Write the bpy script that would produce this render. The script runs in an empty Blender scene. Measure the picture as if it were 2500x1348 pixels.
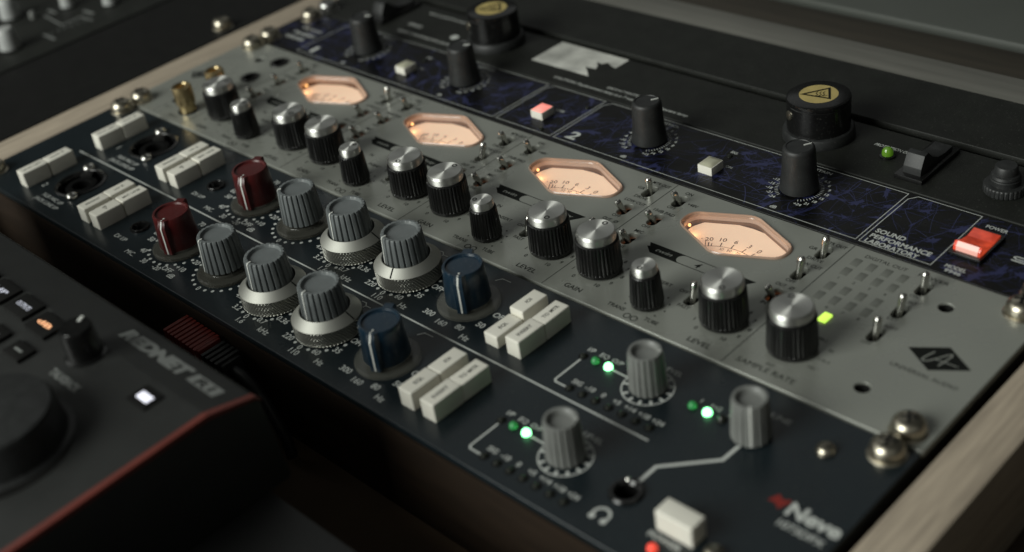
import bpy, bmesh, math, random
from mathutils import Matrix, Vector
R = math.radians
S = 0.001                      # the scene is written in millimetres
sc = bpy.context.scene
C = sc.collection
random.seed(7)

# ------------------------------------------------------------------ camera
cam_d = bpy.data.cameras.new('camera'); cam = bpy.data.objects.new('camera', cam_d); C.objects.link(cam); sc.camera = cam
CX, CY, CZ = 626.388, -190.014, 288.300
fw = Vector((-0.6290828, 0.5383444, -0.5607496)); rt = Vector((0.7105343, 0.6908012, -0.1339206)); up = Vector((-0.3152711, 0.4826790, 0.8170833))
m = Matrix((rt, up, -fw)).transposed().to_4x4(); m.translation = Vector((CX, CY, CZ)) * S
cam.matrix_world = m
cam_d.sensor_width = 36; cam_d.lens = 45.0136; cam_d.clip_start = 0.02; cam_d.clip_end = 50
cam_d.dof.use_dof = True; cam_d.dof.focus_distance = 0.535; cam_d.dof.aperture_fstop = 6.0; cam_d.dof.aperture_blades = 0

# ------------------------------------------------------------------ light
w = bpy.data.worlds.new('World'); sc.world = w; w.use_nodes = True
w.node_tree.nodes['Background'].inputs[0].default_value = (0.95, 1.0, 0.93, 1); w.node_tree.nodes['Background'].inputs[1].default_value = 0.03
def area(name, pos, target, sx, sy, power, col):
    d = bpy.data.lights.new(name, 'AREA'); d.shape = 'RECTANGLE'; d.size = sx; d.size_y = sy; d.energy = power; d.color = col
    o = bpy.data.objects.new(name, d); C.objects.link(o); o.location = Vector(pos)
    o.rotation_euler = (Vector(target) - Vector(pos)).to_track_quat('-Z', 'Y').to_euler(); return o
area('window_light', (-0.32, -2.0, 1.25), (0.27, 0.12, 0), 1.5, 1.5, 72.0, (0.97, 1.0, 0.94))
area('right_fill_light', (1.7, -0.5, 1.1), (0.25, 0.12, 0), 1.2, 1.0, 0.5, (0.98, 1.0, 0.93))  # added fill from the right, lifts the shaded button sides
area('left_fill_light', (-1.7, -0.75, 1.5), (0.25, 0.1, 0), 1.5, 1.1, 4.0, (0.97, 1.0, 0.94))  # added soft light, widens the window glow leftwards to brighten the metal skirts
area('back_fill_light', (-1.0, 1.55, 1.65), (0.3, 0.1, 0), 1.8, 1.5, 2.3, (0.97, 1.0, 0.97))  # added dim light at back left, gives the knob caps a reflection
sc.view_settings.view_transform = 'Standard'; sc.view_settings.look = 'None'; sc.view_settings.exposure = 0; sc.view_settings.gamma = 1
sc.view_settings.use_curve_mapping = False
sc.cycles.max_bounces = 6; sc.cycles.use_denoising = True; sc.cycles.sample_clamp_indirect = 4

# ------------------------------------------------------------------ materials
MAT = {}
def mat(name, col, rough=0.5, metal=0.0, spec=0.5, emis=None, es=0.0, noise=None, bump=None, aniso=0.0, coat=0.0, alpha=None, trans=0.0, rvar=0.0, dust=0.0):
    mt = bpy.data.materials.new(name); mt.use_nodes = True; nt = mt.node_tree; b = nt.nodes['Principled BSDF']
    b.inputs['Base Color'].default_value = (*col, 1); b.inputs['Roughness'].default_value = rough; b.inputs['Metallic'].default_value = metal
    b.inputs['Specular IOR Level'].default_value = spec; b.inputs['Coat Weight'].default_value = coat; b.inputs['Coat Roughness'].default_value = 0.1
    b.inputs['Transmission Weight'].default_value = trans
    if emis: b.inputs['Emission Color'].default_value = (*emis, 1); b.inputs['Emission Strength'].default_value = es
    tc = nt.nodes.new('ShaderNodeTexCoord')
    if noise:                                            # (scale, amount, stretch) : slight uneven colour
        mp = nt.nodes.new('ShaderNodeMapping'); mp.inputs['Scale'].default_value = noise[2] if len(noise) > 2 else (1, 1, 1)
        n = nt.nodes.new('ShaderNodeTexNoise'); n.inputs['Scale'].default_value = noise[0]; n.inputs['Detail'].default_value = 6
        mr = nt.nodes.new('ShaderNodeMapRange'); mr.inputs[1].default_value = 0.3; mr.inputs[2].default_value = 0.7
        mr.inputs[3].default_value = 1 - noise[1]; mr.inputs[4].default_value = 1 + noise[1]
        mx = nt.nodes.new('ShaderNodeVectorMath'); mx.operation = 'SCALE'; mx.inputs[0].default_value = col
        nt.links.new(tc.outputs['Object'], mp.inputs[0]); nt.links.new(mp.outputs[0], n.inputs['Vector']); nt.links.new(n.outputs[0], mr.inputs[0])
        nt.links.new(mr.outputs[0], mx.inputs['Scale']); nt.links.new(mx.outputs[0], b.inputs['Base Color'])
        if rvar:
            m2 = nt.nodes.new('ShaderNodeMapRange'); m2.inputs[1].default_value = 0.3; m2.inputs[2].default_value = 0.7
            m2.inputs[3].default_value = rough - rvar; m2.inputs[4].default_value = rough + rvar
            nt.links.new(n.outputs[0], m2.inputs[0]); nt.links.new(m2.outputs[0], b.inputs['Roughness'])
    if dust:                                             # settled specks of pale dust
        n2 = nt.nodes.new('ShaderNodeTexNoise'); n2.inputs['Scale'].default_value = 1100; n2.inputs['Detail'].default_value = 3
        d2 = nt.nodes.new('ShaderNodeMapRange'); d2.inputs[1].default_value = 0.62; d2.inputs[2].default_value = 0.74; d2.inputs[3].default_value = 0; d2.inputs[4].default_value = dust
        mc = nt.nodes.new('ShaderNodeMix'); mc.data_type = 'RGBA'; mc.inputs[7].default_value = (0.4, 0.4, 0.36, 1)
        nt.links.new(tc.outputs['Object'], n2.inputs['Vector']); nt.links.new(n2.outputs[0], d2.inputs[0]); nt.links.new(d2.outputs[0], mc.inputs[0])
        lk = b.inputs['Base Color'].links
        if lk: nt.links.new(lk[0].from_socket, mc.inputs[6])
        else: mc.inputs[6].default_value = (*col, 1)
        nt.links.new(mc.outputs[2], b.inputs['Base Color'])
    if bump:                                             # (scale, strength, distance)
        n = nt.nodes.new('ShaderNodeTexNoise'); n.inputs['Scale'].default_value = bump[0]; n.inputs['Detail'].default_value = 4
        bp = nt.nodes.new('ShaderNodeBump'); bp.inputs['Strength'].default_value = bump[1]; bp.inputs['Distance'].default_value = bump[2]
        nt.links.new(tc.outputs['Object'], n.inputs['Vector']); nt.links.new(n.outputs[0], bp.inputs['Height']); nt.links.new(bp.outputs[0], b.inputs['Normal'])
    if aniso:
        b.inputs['Anisotropic'].default_value = aniso
        tg = nt.nodes.new('ShaderNodeTangent'); tg.direction_type = 'RADIAL'; tg.axis = 'Z'; b.inputs['Anisotropic Rotation'].default_value = 0.25; nt.links.new(tg.outputs[0], b.inputs['Tangent'])
    MAT[name] = mt; return mt
mat('silver_panel', (0.250, 0.258, 0.230), 0.30, 0.2, noise=(28, 0.07), bump=(2500, 0.08, 0.0002), rvar=0.10, dust=0.10)
mat('silver_edge', (0.7, 0.7, 0.66), 0.3, 0.8)
mat('slate_panel', (0.009, 0.014, 0.017), 0.30, 0.0, 0.4, noise=(40, 0.15), bump=(3000, 0.05, 0.0002), rvar=0.04, dust=0.05)
mat('black_panel', (0.004, 0.004, 0.004), 0.34, 0.0, 0.2, noise=(50, 0.15), bump=(2600, 0.1, 0.0002), rvar=0.09, dust=0.05)
mat('textured_black', (0.012, 0.013, 0.011), 0.55, 0.0, 0.3, noise=(90, 0.2), bump=(1800, 0.35, 0.0003), dust=0.08)
mat('matte_black', (0.007, 0.007, 0.0065), 0.6, 0.0, 0.2, noise=(120, 0.2))
mat('void_black', (0.003, 0.003, 0.003), 0.8, spec=0.1)
mat('gloss_black', (0.006, 0.006, 0.006), 0.22, noise=(80, 0.2), dust=0.06)
mat('knob_black', (0.006, 0.006, 0.006), 0.28, spec=0.45, dust=0.05)
mat('soft_black', (0.016, 0.017, 0.017), 0.5, noise=(200, 0.3), bump=(1500, 0.1, 0.0002), dust=0.08)
mat('cap_aluminium', (0.74, 0.74, 0.70), 0.46, 1.0, aniso=0.85)
mat('skirt_aluminium', (0.46, 0.46, 0.42), 0.58, 1.0)
mat('knurl_aluminium', (0.40, 0.40, 0.36), 0.4, 1.0)
mat('skirt_metal', (0.13, 0.125, 0.105), 0.25, 0.9)
mat('chrome', (0.62, 0.61, 0.57), 0.24, 1.0)
mat('nickel', (0.50, 0.46, 0.37), 0.32, 1.0, noise=(300, 0.15))
mat('steel', (0.5, 0.5, 0.48), 0.3, 1.0)
mat('brass', (0.56, 0.44, 0.24), 0.3, 1.0, noise=(250, 0.2))
mat('grey_knob', (0.125, 0.137, 0.138), 0.4, noise=(150, 0.12), dust=0.12)
mat('pale_knob', (0.40, 0.41, 0.40), 0.4, noise=(120, 0.1))
mat('light_grey_knob', (0.17, 0.175, 0.165), 0.42, noise=(150, 0.08))
mat('red_knob', (0.066, 0.008, 0.008), 0.32, noise=(120, 0.15), dust=0.08)
mat('blue_knob', (0.006, 0.019, 0.034), 0.3, noise=(120, 0.15), dust=0.08)
mat('button_white', (0.76, 0.735, 0.65), 0.4, noise=(45, 0.09))
mat('cream_cap', (0.44, 0.43, 0.32), 0.35)
mat('white_print', (0.55, 0.57, 0.54), 0.5)
mat('bright_print', (0.66, 0.67, 0.63), 0.5)
mat('dim_print', (0.22, 0.23, 0.22), 0.5)
mat('dark_print', (0.008, 0.009, 0.008), 0.8, spec=0.15)
mat('blue_print', (0.020, 0.024, 0.080), 0.4)
mat('red_print', (0.22, 0.02, 0.015), 0.5)
mat('silver_print', (0.30, 0.31, 0.28), 0.45, 0.4)
mat('window_grey', (0.15, 0.156, 0.137), 0.35)
mat('wood', (0.36, 0.30, 0.23), 0.6, noise=(60, 0.24, (11, 0.6, 11)), bump=(200, 0.15, 0.0004))
mat('grey_board', (0.135, 0.132, 0.116), 0.65, noise=(25, 0.15, (0.6, 8, 8)))
mat('brown_board', (0.030, 0.025, 0.017), 0.6, noise=(30, 0.2, (0.6, 6, 6)))
mat('dark_wood', (0.020, 0.0125, 0.0075), 0.75, spec=0.2, noise=(30, 0.25, (1, 6, 6)))
mat('desk_top', (0.007, 0.0073, 0.0073), 0.6, noise=(25, 0.3), dust=0.06)
mat('desk_black', (0.065, 0.043, 0.026), 0.7, spec=0.2, noise=(20, 0.3))
mat('grey_case', (0.058, 0.063, 0.055), 0.5, noise=(15, 0.06))
mat('device_black', (0.017, 0.018, 0.017), 0.55, noise=(60, 0.15), bump=(2200, 0.15, 0.0002), dust=0.05)
mat('device_red', (0.15, 0.034, 0.025), 0.45, noise=(60, 0.15))
mat('plug_red', (0.20, 0.024, 0.016), 0.45)
mat('paper', (0.50, 0.50, 0.46), 0.7, noise=(70, 0.35))
mat('label_yellow', (0.46, 0.36, 0.13), 0.45, noise=(200, 0.12))
mat('dial', (0.8, 0.68, 0.52), 0.6, emis=(1.0, 0.60, 0.39), es=0.49)
mat('dial_print', (0.08, 0.032, 0.012), 0.8, spec=0.1)
mat('meter_wall', (0.42, 0.31, 0.25), 0.4, emis=(1.0, 0.5, 0.32), es=0.015)  # faint emission stands in for lamp light scattered in the housing
mat('meter_rim', (0.36, 0.25, 0.19), 0.2, emis=(1.0, 0.5, 0.3), es=0.03, coat=0.3)  # faint emission stands in for lamp light guided through the plastic rim
mat('meter_well', (0.16, 0.085, 0.05), 0.5)
mat('bulb', (1, 0.8, 0.5), 0.4, emis=(1.0, 0.5, 0.16), es=2)
mat('led_green', (0.3, 0.9, 0.45), 0.3, emis=(0.25, 1.0, 0.38), es=5.0)
mat('led_dim', (0.03, 0.22, 0.07), 0.25, emis=(0.1, 0.6, 0.15), es=0.10)
mat('led_off', (0.02, 0.022, 0.018), 0.2)
mat('led_lime', (0.6, 0.8, 0.1), 0.3, emis=(0.62, 1.0, 0.12), es=1.1)
mat('led_red', (0.7, 0.06, 0.04), 0.3, emis=(1.0, 0.09, 0.05), es=0.7)
mat('led_protect', (0.10, 0.22, 0.02), 0.15, emis=(0.3, 0.8, 0.03), es=0.07, coat=0.5)
mat('lit_red_top', (0.9, 0.35, 0.3), 0.4, emis=(1.0, 0.25, 0.2), es=0.75)
mat('rocker_red', (0.60, 0.05, 0.025), 0.25, emis=(1.0, 0.11, 0.04), es=0.55, coat=0.5)
mat('rocker_sheen_pink', (0.8, 0.45, 0.4), 0.3, emis=(1.0, 0.33, 0.22), es=0.26)  # pale glowing pink, window reflection put into the colour
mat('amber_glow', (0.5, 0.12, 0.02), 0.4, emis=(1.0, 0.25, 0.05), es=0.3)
mat('lit_white', (0.9, 0.9, 0.95), 0.4, emis=(0.85, 0.86, 1.0), es=0.85)
mat('lit_white_dim', (0.6, 0.6, 0.7), 0.4, emis=(0.8, 0.86, 1.0), es=0.22)
mat('lit_orange', (0.9, 0.5, 0.3), 0.4, emis=(1.0, 0.45, 0.2), es=0.8)
def glass(name, fac, tint=(1, 1, 1), rough=0.03):
    mt = bpy.data.materials.new(name); mt.use_nodes = True; nt = mt.node_tree; nt.nodes.clear()
    o = nt.nodes.new('ShaderNodeOutputMaterial'); mx = nt.nodes.new('ShaderNodeMixShader'); t = nt.nodes.new('ShaderNodeBsdfTransparent'); g = nt.nodes.new('ShaderNodeBsdfGlossy')
    t.inputs[0].default_value = (*tint, 1); g.inputs['Roughness'].default_value = rough; mx.inputs[0].default_value = fac
    nt.links.new(t.outputs[0], mx.inputs[1]); nt.links.new(g.outputs[0], mx.inputs[2]); nt.links.new(mx.outputs[0], o.inputs[0]); MAT[name] = mt
glass('clear_pane', 0.09)
nt = MAT['rocker_red'].node_tree; n_ = nt.nodes.new('ShaderNodeTexNoise'); n_.inputs['Scale'].default_value = 140; mr_ = nt.nodes.new('ShaderNodeMapRange')
mr_.inputs[1].default_value = 0.35; mr_.inputs[2].default_value = 0.7; mr_.inputs[3].default_value = 0.10; mr_.inputs[4].default_value = 0.5
tc_ = nt.nodes.new('ShaderNodeTexCoord'); nt.links.new(tc_.outputs['Object'], n_.inputs['Vector']); nt.links.new(n_.outputs[0], mr_.inputs[0]); nt.links.new(mr_.outputs[0], nt.nodes['Principled BSDF'].inputs['Emission Strength'])
def smoky(name, fac, col):
    mt = mat(name, col, 0.14, 0.0, 0.8); nt = mt.node_tree; o = [n for n in nt.nodes if n.type == 'OUTPUT_MATERIAL'][0]; b = nt.nodes['Principled BSDF']
    mx = nt.nodes.new('ShaderNodeMixShader'); t = nt.nodes.new('ShaderNodeBsdfTransparent'); mx.inputs[0].default_value = fac
    nt.links.new(t.outputs[0], mx.inputs[1]); nt.links.new(b.outputs[0], mx.inputs[2]); nt.links.new(mx.outputs[0], o.inputs[0])
smoky('clear_disc', 0.24, (0.20, 0.20, 0.17))

# ------------------------------------------------------------------ mesh builders (millimetres in, mesh out)
def mesh(name, V, F, smooth=None):
    me = bpy.data.meshes.new(name); me.from_pydata([(x*S, y*S, z*S) for x, y, z in V], [], F); me.update()
    bm = bmesh.new(); bm.from_mesh(me); bmesh.ops.recalc_face_normals(bm, faces=bm.faces); bm.to_mesh(me); bm.free()
    if smooth:
        for p in me.polygons: p.use_smooth = True
        me.set_sharp_from_angle(angle=R(smooth))
    return me
def lathe(prof, n=40, rad=None, smooth=35, cap=True):
    V, F = [], []
    for i, (r, z) in enumerate(prof):
        for k in range(n):
            a = 2*math.pi*k/n; rr = rad(i, a, r, z) if rad else r
            V.append((rr*math.cos(a), rr*math.sin(a), z))
    for i in range(len(prof)-1):
        for k in range(n):
            k2 = (k+1) % n; F.append((i*n+k, i*n+k2, (i+1)*n+k2, (i+1)*n+k))
    if cap:
        if prof[0][0] > 0.01: F.append(tuple(range(n)))
        if prof[-1][0] > 0.01: F.append(tuple(range((len(prof)-1)*n, len(prof)*n)))
    return mesh('lathe', V, F, smooth)
def box(x0, x1, y0, y1, z0, z1, bev=0.0, seg=2):
    bm = bmesh.new(); bmesh.ops.create_cube(bm, size=1)
    for v in bm.verts: v.co = Vector(((x0+x1)/2 + v.co.x*(x1-x0), (y0+y1)/2 + v.co.y*(y1-y0), (z0+z1)/2 + v.co.z*(z1-z0)))
    if bev: bmesh.ops.bevel(bm, geom=bm.edges[:], offset=bev, segments=seg, profile=0.6, affect='EDGES')
    for v in bm.verts: v.co *= S
    me = bpy.data.meshes.new('box'); bm.to_mesh(me); bm.free()
    if bev:
        for p in me.polygons: p.use_smooth = True
        me.set_sharp_from_angle(angle=R(40))
    return me
def prism(out, z0, z1, bev=0.0, axis='z', smooth=None):      # polygon pushed through; axis 'x' : outline is (y, z) and z0,z1 are x
    n = len(out); V = []
    for z in (z0, z1):
        for a, b in out: V.append((a, b, z) if axis == 'z' else (z, a, b))
    F = [tuple(range(n)), tuple(range(n, 2*n))] + [(i, (i+1) % n, n+(i+1) % n, n+i) for i in range(n)]
    me = mesh('prism', V, F)
    if bev:
        bm = bmesh.new(); bm.from_mesh(me)
        bmesh.ops.bevel(bm, geom=[e for e in bm.edges], offset=bev*S, segments=2, profile=0.6, affect='EDGES'); bm.to_mesh(me); bm.free()
    if bev or smooth:
        for p in me.polygons: p.use_smooth = True
        me.set_sharp_from_angle(angle=R(smooth or 40))
    return me
def rrect(x0, x1, y0, y1, r, n=5):
    P = []
    for cx, cy, a0 in ((x1-r, y0+r, -90), (x1-r, y1-r, 0), (x0+r, y1-r, 90), (x0+r, y0+r, 180)):
        for i in range(n+1):
            a = R(a0 + 90*i/n); P.append((cx+r*math.cos(a), cy+r*math.sin(a)))
    return P
def circ(cx, cy, r, n=28): return [(cx+r*math.cos(2*math.pi*i/n), cy+r*math.sin(2*math.pi*i/n)) for i in range(n)]
def slot(cx, cy, w, h, n=7): return rrect(cx-w/2, cx+w/2, cy-h/2, cy+h/2, min(w, h)/2-0.001, n)
def roundpoly(P, r, n=5):
    out = []
    for i, p in enumerate(P):
        a, b = Vector(P[i-1]), Vector(P[(i+1) % len(P)]); p = Vector(p)
        d1, d2 = (a-p).normalized(), (b-p).normalized(); q1, q2 = p+d1*r, p+d2*r
        for k in range(n+1):
            t = k/n; out.append(tuple((1-t)**2*q1 + 2*t*(1-t)*p + t*t*q2))
    return out
def plate(outer, holes, z0, z1, bev=0.0):                    # a sheet with real openings
    cu = bpy.data.curves.new('plate', 'CURVE'); cu.dimensions = '2D'; cu.fill_mode = 'BOTH'
    cu.extrude = (z1-z0)/2*S - bev*S; cu.bevel_depth = bev*S; cu.offset = -bev*S; cu.bevel_resolution = 1
    for P in [outer]+holes:
        s = cu.splines.new('POLY'); s.points.add(len(P)-1)
        for pt, (x, y) in zip(s.points, P): pt.co = (x*S, y*S, 0, 1)
        s.use_cyclic_u = True
    o = bpy.data.objects.new('tmp', cu); C.objects.link(o)
    me = bpy.data.meshes.new_from_object(o.evaluated_get(bpy.context.evaluated_depsgraph_get()))
    bpy.data.objects.remove(o); me.materials.clear()
    for v in me.vertices: v.co.z += (z0+z1)/2*S
    return me
def tube(path, r, n=12, smooth=50):
    V, F = [], []; P = [Vector(p) for p in path]
    for i, p in enumerate(P):
        d = (P[min(i+1, len(P)-1)] - P[max(i-1, 0)]).normalized(); u = d.orthogonal().normalized() if i == 0 else (u - d*u.dot(d)).normalized(); v = d.cross(u)
        rr = r[i] if isinstance(r, (list, tuple)) else r
        for k in range(n):
            a = 2*math.pi*k/n; V.append(tuple(p + u*rr*math.cos(a) + v*rr*math.sin(a)))
    for i in range(len(P)-1):
        for k in range(n): F.append((i*n+k, i*n+(k+1) % n, (i+1)*n+(k+1) % n, (i+1)*n+k))
    F += [tuple(range(n)), tuple(range((len(P)-1)*n, len(P)*n))]
    return mesh('tube', V, F, smooth)
def join(meshes):
    bm = bmesh.new()
    for me in meshes: bm.from_mesh(me)
    out = bpy.data.meshes.new('joined'); bm.to_mesh(out); bm.free()
    return out

# flat print: lettering, lines, dots, collected into one sheet per ink
_glyph = {}
def glyphs(s, shear=0, bold=0):
    k = (s, shear, bold)
    if k not in _glyph:
        cu = bpy.data.curves.new('t', 'FONT'); cu.body = s; cu.size = 1; cu.shear = shear; cu.offset = bold; cu.resolution_u = 3
        o = bpy.data.objects.new('tmp', cu); C.objects.link(o)
        me = bpy.data.meshes.new_from_object(o.evaluated_get(bpy.context.evaluated_depsgraph_get())); bpy.data.objects.remove(o)
        V = [(v.co.x, v.co.y) for v in me.vertices]; F = [tuple(p.vertices) for p in me.polygons]
        xs = [v[0] for v in V] or [0]; _glyph[k] = (V, F, min(xs), max(xs)); bpy.data.meshes.remove(me)
    return _glyph[k]
class Print:
    def __init__(s, z, j=0.015): s.V = []; s.F = []; s.z0 = z; s.j = j
    @property
    def z(s): return s.z0 + s._k
    _k = 0.0
    def lay(s): s._k = random.uniform(0, s.j)          # every stroke of ink lies in its own thin layer
    def poly(s, P):
        s.lay(); b = len(s.V); s.V += [(x, y, s.z) for x, y in P]; s.F.append(tuple(range(b, b+len(P))))
    def text(s, t, x, y, h, w=None, rot=0, shear=0, bold=0.0, align='c'):
        s.lay(); V, F, a, b = glyphs(t, shear, bold); k = h/0.70; kx = (w/(b-a)) if w else k; ca, sa = math.cos(R(rot)), math.sin(R(rot)); n = len(s.V)
        for vx, vy in V:
            px = (vx-a)*kx - ((b-a)*kx/2 if align == 'c' else (b-a)*kx if align == 'r' else 0); py = vy*k - h/2
            s.V.append((x+px*ca-py*sa, y+px*sa+py*ca, s.z))
        s.F += [tuple(i+n for i in f) for f in F]
    def line(s, P, w, closed=False):
        s.lay(); P = [Vector(p) for p in P]; n = len(P); L, Q = [], []
        for i in range(n):
            if closed: d1, d2 = (P[i]-P[i-1]).normalized(), (P[(i+1) % n]-P[i]).normalized()
            else: d1 = (P[i]-P[i-1]).normalized() if i else (P[1]-P[0]).normalized(); d2 = (P[i+1]-P[i]).normalized() if i < n-1 else d1
            nn = Vector((-(d1+d2).y, (d1+d2).x)); nn = nn.normalized() if nn.length > 1e-6 else Vector((-d1.y, d1.x)); k = w/2/max(0.35, nn.dot(Vector((-d1.y, d1.x))))
            L.append(P[i]+nn*k); Q.append(P[i]-nn*k)
        b = len(s.V); s.V += [(*v, s.z) for v in L] + [(*v, s.z) for v in Q]
        for i in range(n if closed else n-1): j = (i+1) % n; s.F.append((b+i, b+j, b+n+j, b+n+i))
    def dot(s, x, y, r, n=14): s.poly(circ(x, y, r, n))
    def ring(s, x, y, r, w, a0=0, a1=360, n=32):
        s.line([(x+r*math.cos(R(a0+(a1-a0)*i/n)), y+r*math.sin(R(a0+(a1-a0)*i/n))) for i in range(n if a1-a0 == 360 else n+1)], w, a1-a0 == 360)
    def build(s, name, m, parent, label=None):
        o = part(name, mesh(name, s.V, s.F), m, parent)
        if label: o['label'] = label
        return o

# ------------------------------------------------------------------ objects
WL = {}
def thing(name, label, cat, loc=(0, 0, 0), group=None):
    o = bpy.data.objects.new(name, None); C.objects.link(o); o.location = Vector(loc)*S; o.empty_display_size = 0.02
    o['label'] = label; o['category'] = cat; WL[o.name] = Vector(loc)
    if group: o['group'] = group
    return o
def part(name, me, m, parent=None, loc=None, rot=0, label=None, local=False):
    o = bpy.data.objects.new(name, me); C.objects.link(o)
    if len(me.materials) == 0: me.materials.append(MAT[m])
    elif me.materials[0] != MAT[m]:
        me2 = me.copy(); me2.materials.clear(); me2.materials.append(MAT[m]); o.data = me2
    base = Vector((0, 0, 0)) if loc is None else Vector(loc)
    pw = WL[parent.name] if parent else Vector((0, 0, 0))
    if parent: o.parent = parent
    o.location = (base if local else base-pw)*S; o.rotation_euler = (0, 0, R(rot)); WL[o.name] = base+pw if local else base
    if label: o['label'] = label
    return o
def sub(name, me, m, parent, loc=(0, 0, 0), rot=0): return part(name, me, m, parent, loc, rot, local=True)
def struct(name, me, m):
    o = part(name, me, m); o['kind'] = 'structure'; return o
def tag(o, label, cat, group=None):
    o['label'] = label; o['category'] = cat
    if group: o['group'] = group
    return o

# ================================================================== setting
struct('lower_desk', box(-420, 760, -420, 620, -78, -48, 2), 'desk_black')
struct('desk', box(-420, 760, -560, -49, -47.9, -0.95, 1.5), 'desk_top')

rack = thing('rack_cabinet', 'pale wooden rack cabinet holding the four stacked audio units', 'rack', (240, 120, -48))
part('side_board', box(-21.5, -0.6, -48.5, 336, -47.9, -0.6, 0.6), 'wood', rack, label='pale wooden strip along the left ends of the units')
part('side_board', box(486.6, 503.8, -48.5, 312, -47.9, -0.8, 0.6), 'wood', rack, label='pale wooden strip along the right ends of the units')
part('rear_board', box(-21.4, 560, 313, 335, -47.9, -0.5, 0.6), 'grey_board', rack, label='dull grey-brown board behind the units')
part('front_board', box(-0.5, 486.4, -1.2, 4, -47.9, -5), 'dark_wood', rack)
for x in (1, 467.5): part('rail', box(x, x+14, 0, 312, -9, -3.6), 'matte_black', rack)

# ---- rack screw (shared meshes)
SCREW = lathe([(5.5, 0), (5.7, 0.6), (5.7, 1.9), (5.4, 3.2), (4.6, 4.4), (3.3, 5.2), (1.7, 5.6), (0.01, 5.65)], 40, cap=False)
CROSS = join([box(-2.9, 2.9, -0.6, 0.6, 4.2, 5.70, 0.05), box(-0.6, 0.6, -2.9, 2.9, 4.2, 5.695, 0.05)])
CUP = lathe([(6.5, 0), (6.5, 0.35), (6.0, 0.75), (5.0, 0.8)], 36)
def rack_screw(parent, x, y, rot=20, z=0.3, m='nickel'):
    s = part('rack_screw', SCREW, m, parent, (x, y, z+0.6), rot); sub('cross_recess', CROSS, 'matte_black', s); sub('washer', CUP, m, s, (0, 0, -0.7)); return s

# ================================================================== silver four-channel preamp
ua = thing('silver_preamp', 'silver grey four-channel preamp with four glowing hexagonal meters', 'preamp', (241, 133, 0))
CH = [99.2, 186.2, 273.2, 360.2]
HEX = [(25.2, -4.6), (25.2, 4.6), (0, 15.8), (-25.2, 4.6), (-25.2, -4.6), (0, -15.8)]
def hexo(k, dx=0, dy=0, r=4.5): return [(x+dx, y+dy) for x, y in roundpoly([(a*k if abs(a) > 1 else a, b*k) for a, b in HEX], r, 6)]
def scaled(inset, dx=0, dy=0, r=4.2):
    k = 1-inset/22
    return [(x*k+dx, y*k+dy) for x, y in roundpoly(HEX, r, 6)]
holes = []; TOG = []
DOWN, UPP = -4.9, 2.2
for i, cx in enumerate(CH):
    holes.append(scaled(0.0, cx, 158))
    for y, t in ((133.4, DOWN), (150.2, DOWN), (166.8, -3.9)): TOG.append((cx-34.8, y, t, i))
    ups = {0: (DOWN, DOWN, 1.0), 1: (DOWN, 2.0, -3.6), 2: (DOWN, DOWN, -0.4), 3: (-4.6, 1.9, 2.0)}[i]
    for y, t in zip((133.3, 149.8, 166.4), ups): TOG.append((cx+36.2, y, t, i))
    TOG.append((cx+12.5, 114.5, 1.5, i))
for y, t in ((165.9, 0.9), (149.4, 2.1), (133.0, 1.4)): TOG.append((439.3, y, t, 4))
for x, y, t, i in TOG: holes.append(slot(x, y, 4.6, 9.0))
for x, y in ((43, 144.3), (43, 164.8)): holes.append(circ(x, y, 5.2))
for x, y in ((28, 161.9), (28, 106), (451.3, 160.2), (450.8, 105.6)): holes.append(circ(x, y, 2.75))
LEDS = [(410+6.57*c, y) for y in (167.3, 160.2, 149.2, 142.1) for c in range(4)]
part('front_panel', plate(rrect(0, 482.4, 89.2, 177.6, 1.2, 3), holes, -3.0, 0, 0.3), 'silver_panel', ua)
part('inner_plate', box(20, 462, 92, 175, -22, -19.5), 'void_black', ua)
LEVER = lathe([(1.0, -3.6), (1.05, -3.2), (1.25, 0), (1.45, 4), (1.55, 5.6), (1.45, 6.5), (1.0, 7.1), (0.0, 7.35)], 20, cap=False)
WELL = box(-2.9, 2.9, -5.2, 5.2, -12, -6.5)
for x, y, t, i in TOG:
    wl = part('switch_body', WELL, 'void_black', ua, (x, y, -0.3))
    lv = sub('lever', LEVER, 'chrome', wl, (0, -t*0.6*0+(-0.35*t if t > 0 else t*0.28), 0.3))
    # bat levers lean about their root inside the slot
    base = t*0.28 if t < 0 else -t*0.2
    lv.location = Vector((0, base, 0.3))*S
    lv.rotation_euler = (math.atan2(-(t-base), 7.2), 0, 0)
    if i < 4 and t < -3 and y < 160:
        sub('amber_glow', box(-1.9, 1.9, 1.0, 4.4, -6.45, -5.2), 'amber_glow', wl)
# knobs
def flute(nf, dep, z0, z1):
    def f(i, a, r, z):
        if z < z0 or z > z1: return r
        c = math.cos(nf*a); return r - dep*max(0.0, c)**0.6 if c > 0 else r
    return f
KB = lathe([(8.2, 0.5), (9.0, 1.0), (9.25, 2.4), (9.25, 2.6), (8.75, 14.6), (8.65, 14.8), (8.0, 15.3)], 216, flute(36, 0.42, 2.5, 14.7), 25)
KC = lathe([(7.75, 15.3), (7.75, 15.9), (8.0, 16.1), (7.95, 18.0), (7.6, 18.7), (7.3, 18.97), (4.0, 18.98), (0.02, 18.98)], 60, smooth=20, cap=False)
KS = lathe([(5.6, 0.4), (6.3, 0.8), (6.55, 2.2), (6.55, 2.4), (5.75, 14.2), (5.65, 14.4), (5.1, 14.9)], 168, flute(28, 0.36, 2.3, 14.3), 25)
KSC = lathe([(4.75, 14.9), (4.75, 15.4), (4.95, 15.6), (4.9, 17.3), (4.65, 18.0), (4.45, 18.26), (2.4, 18.28), (0.02, 18.28)], 48, smooth=20, cap=False)
def markring(r0, z, r=0.85):
    P = Print(z); P.ring(r0, 0, r, 0.5, n=18); return mesh('ring', P.V, P.F)
MB_, MS_ = markring(5.5, 19.05, 0.95), markring(2.8, 18.36, 0.8)
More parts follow.
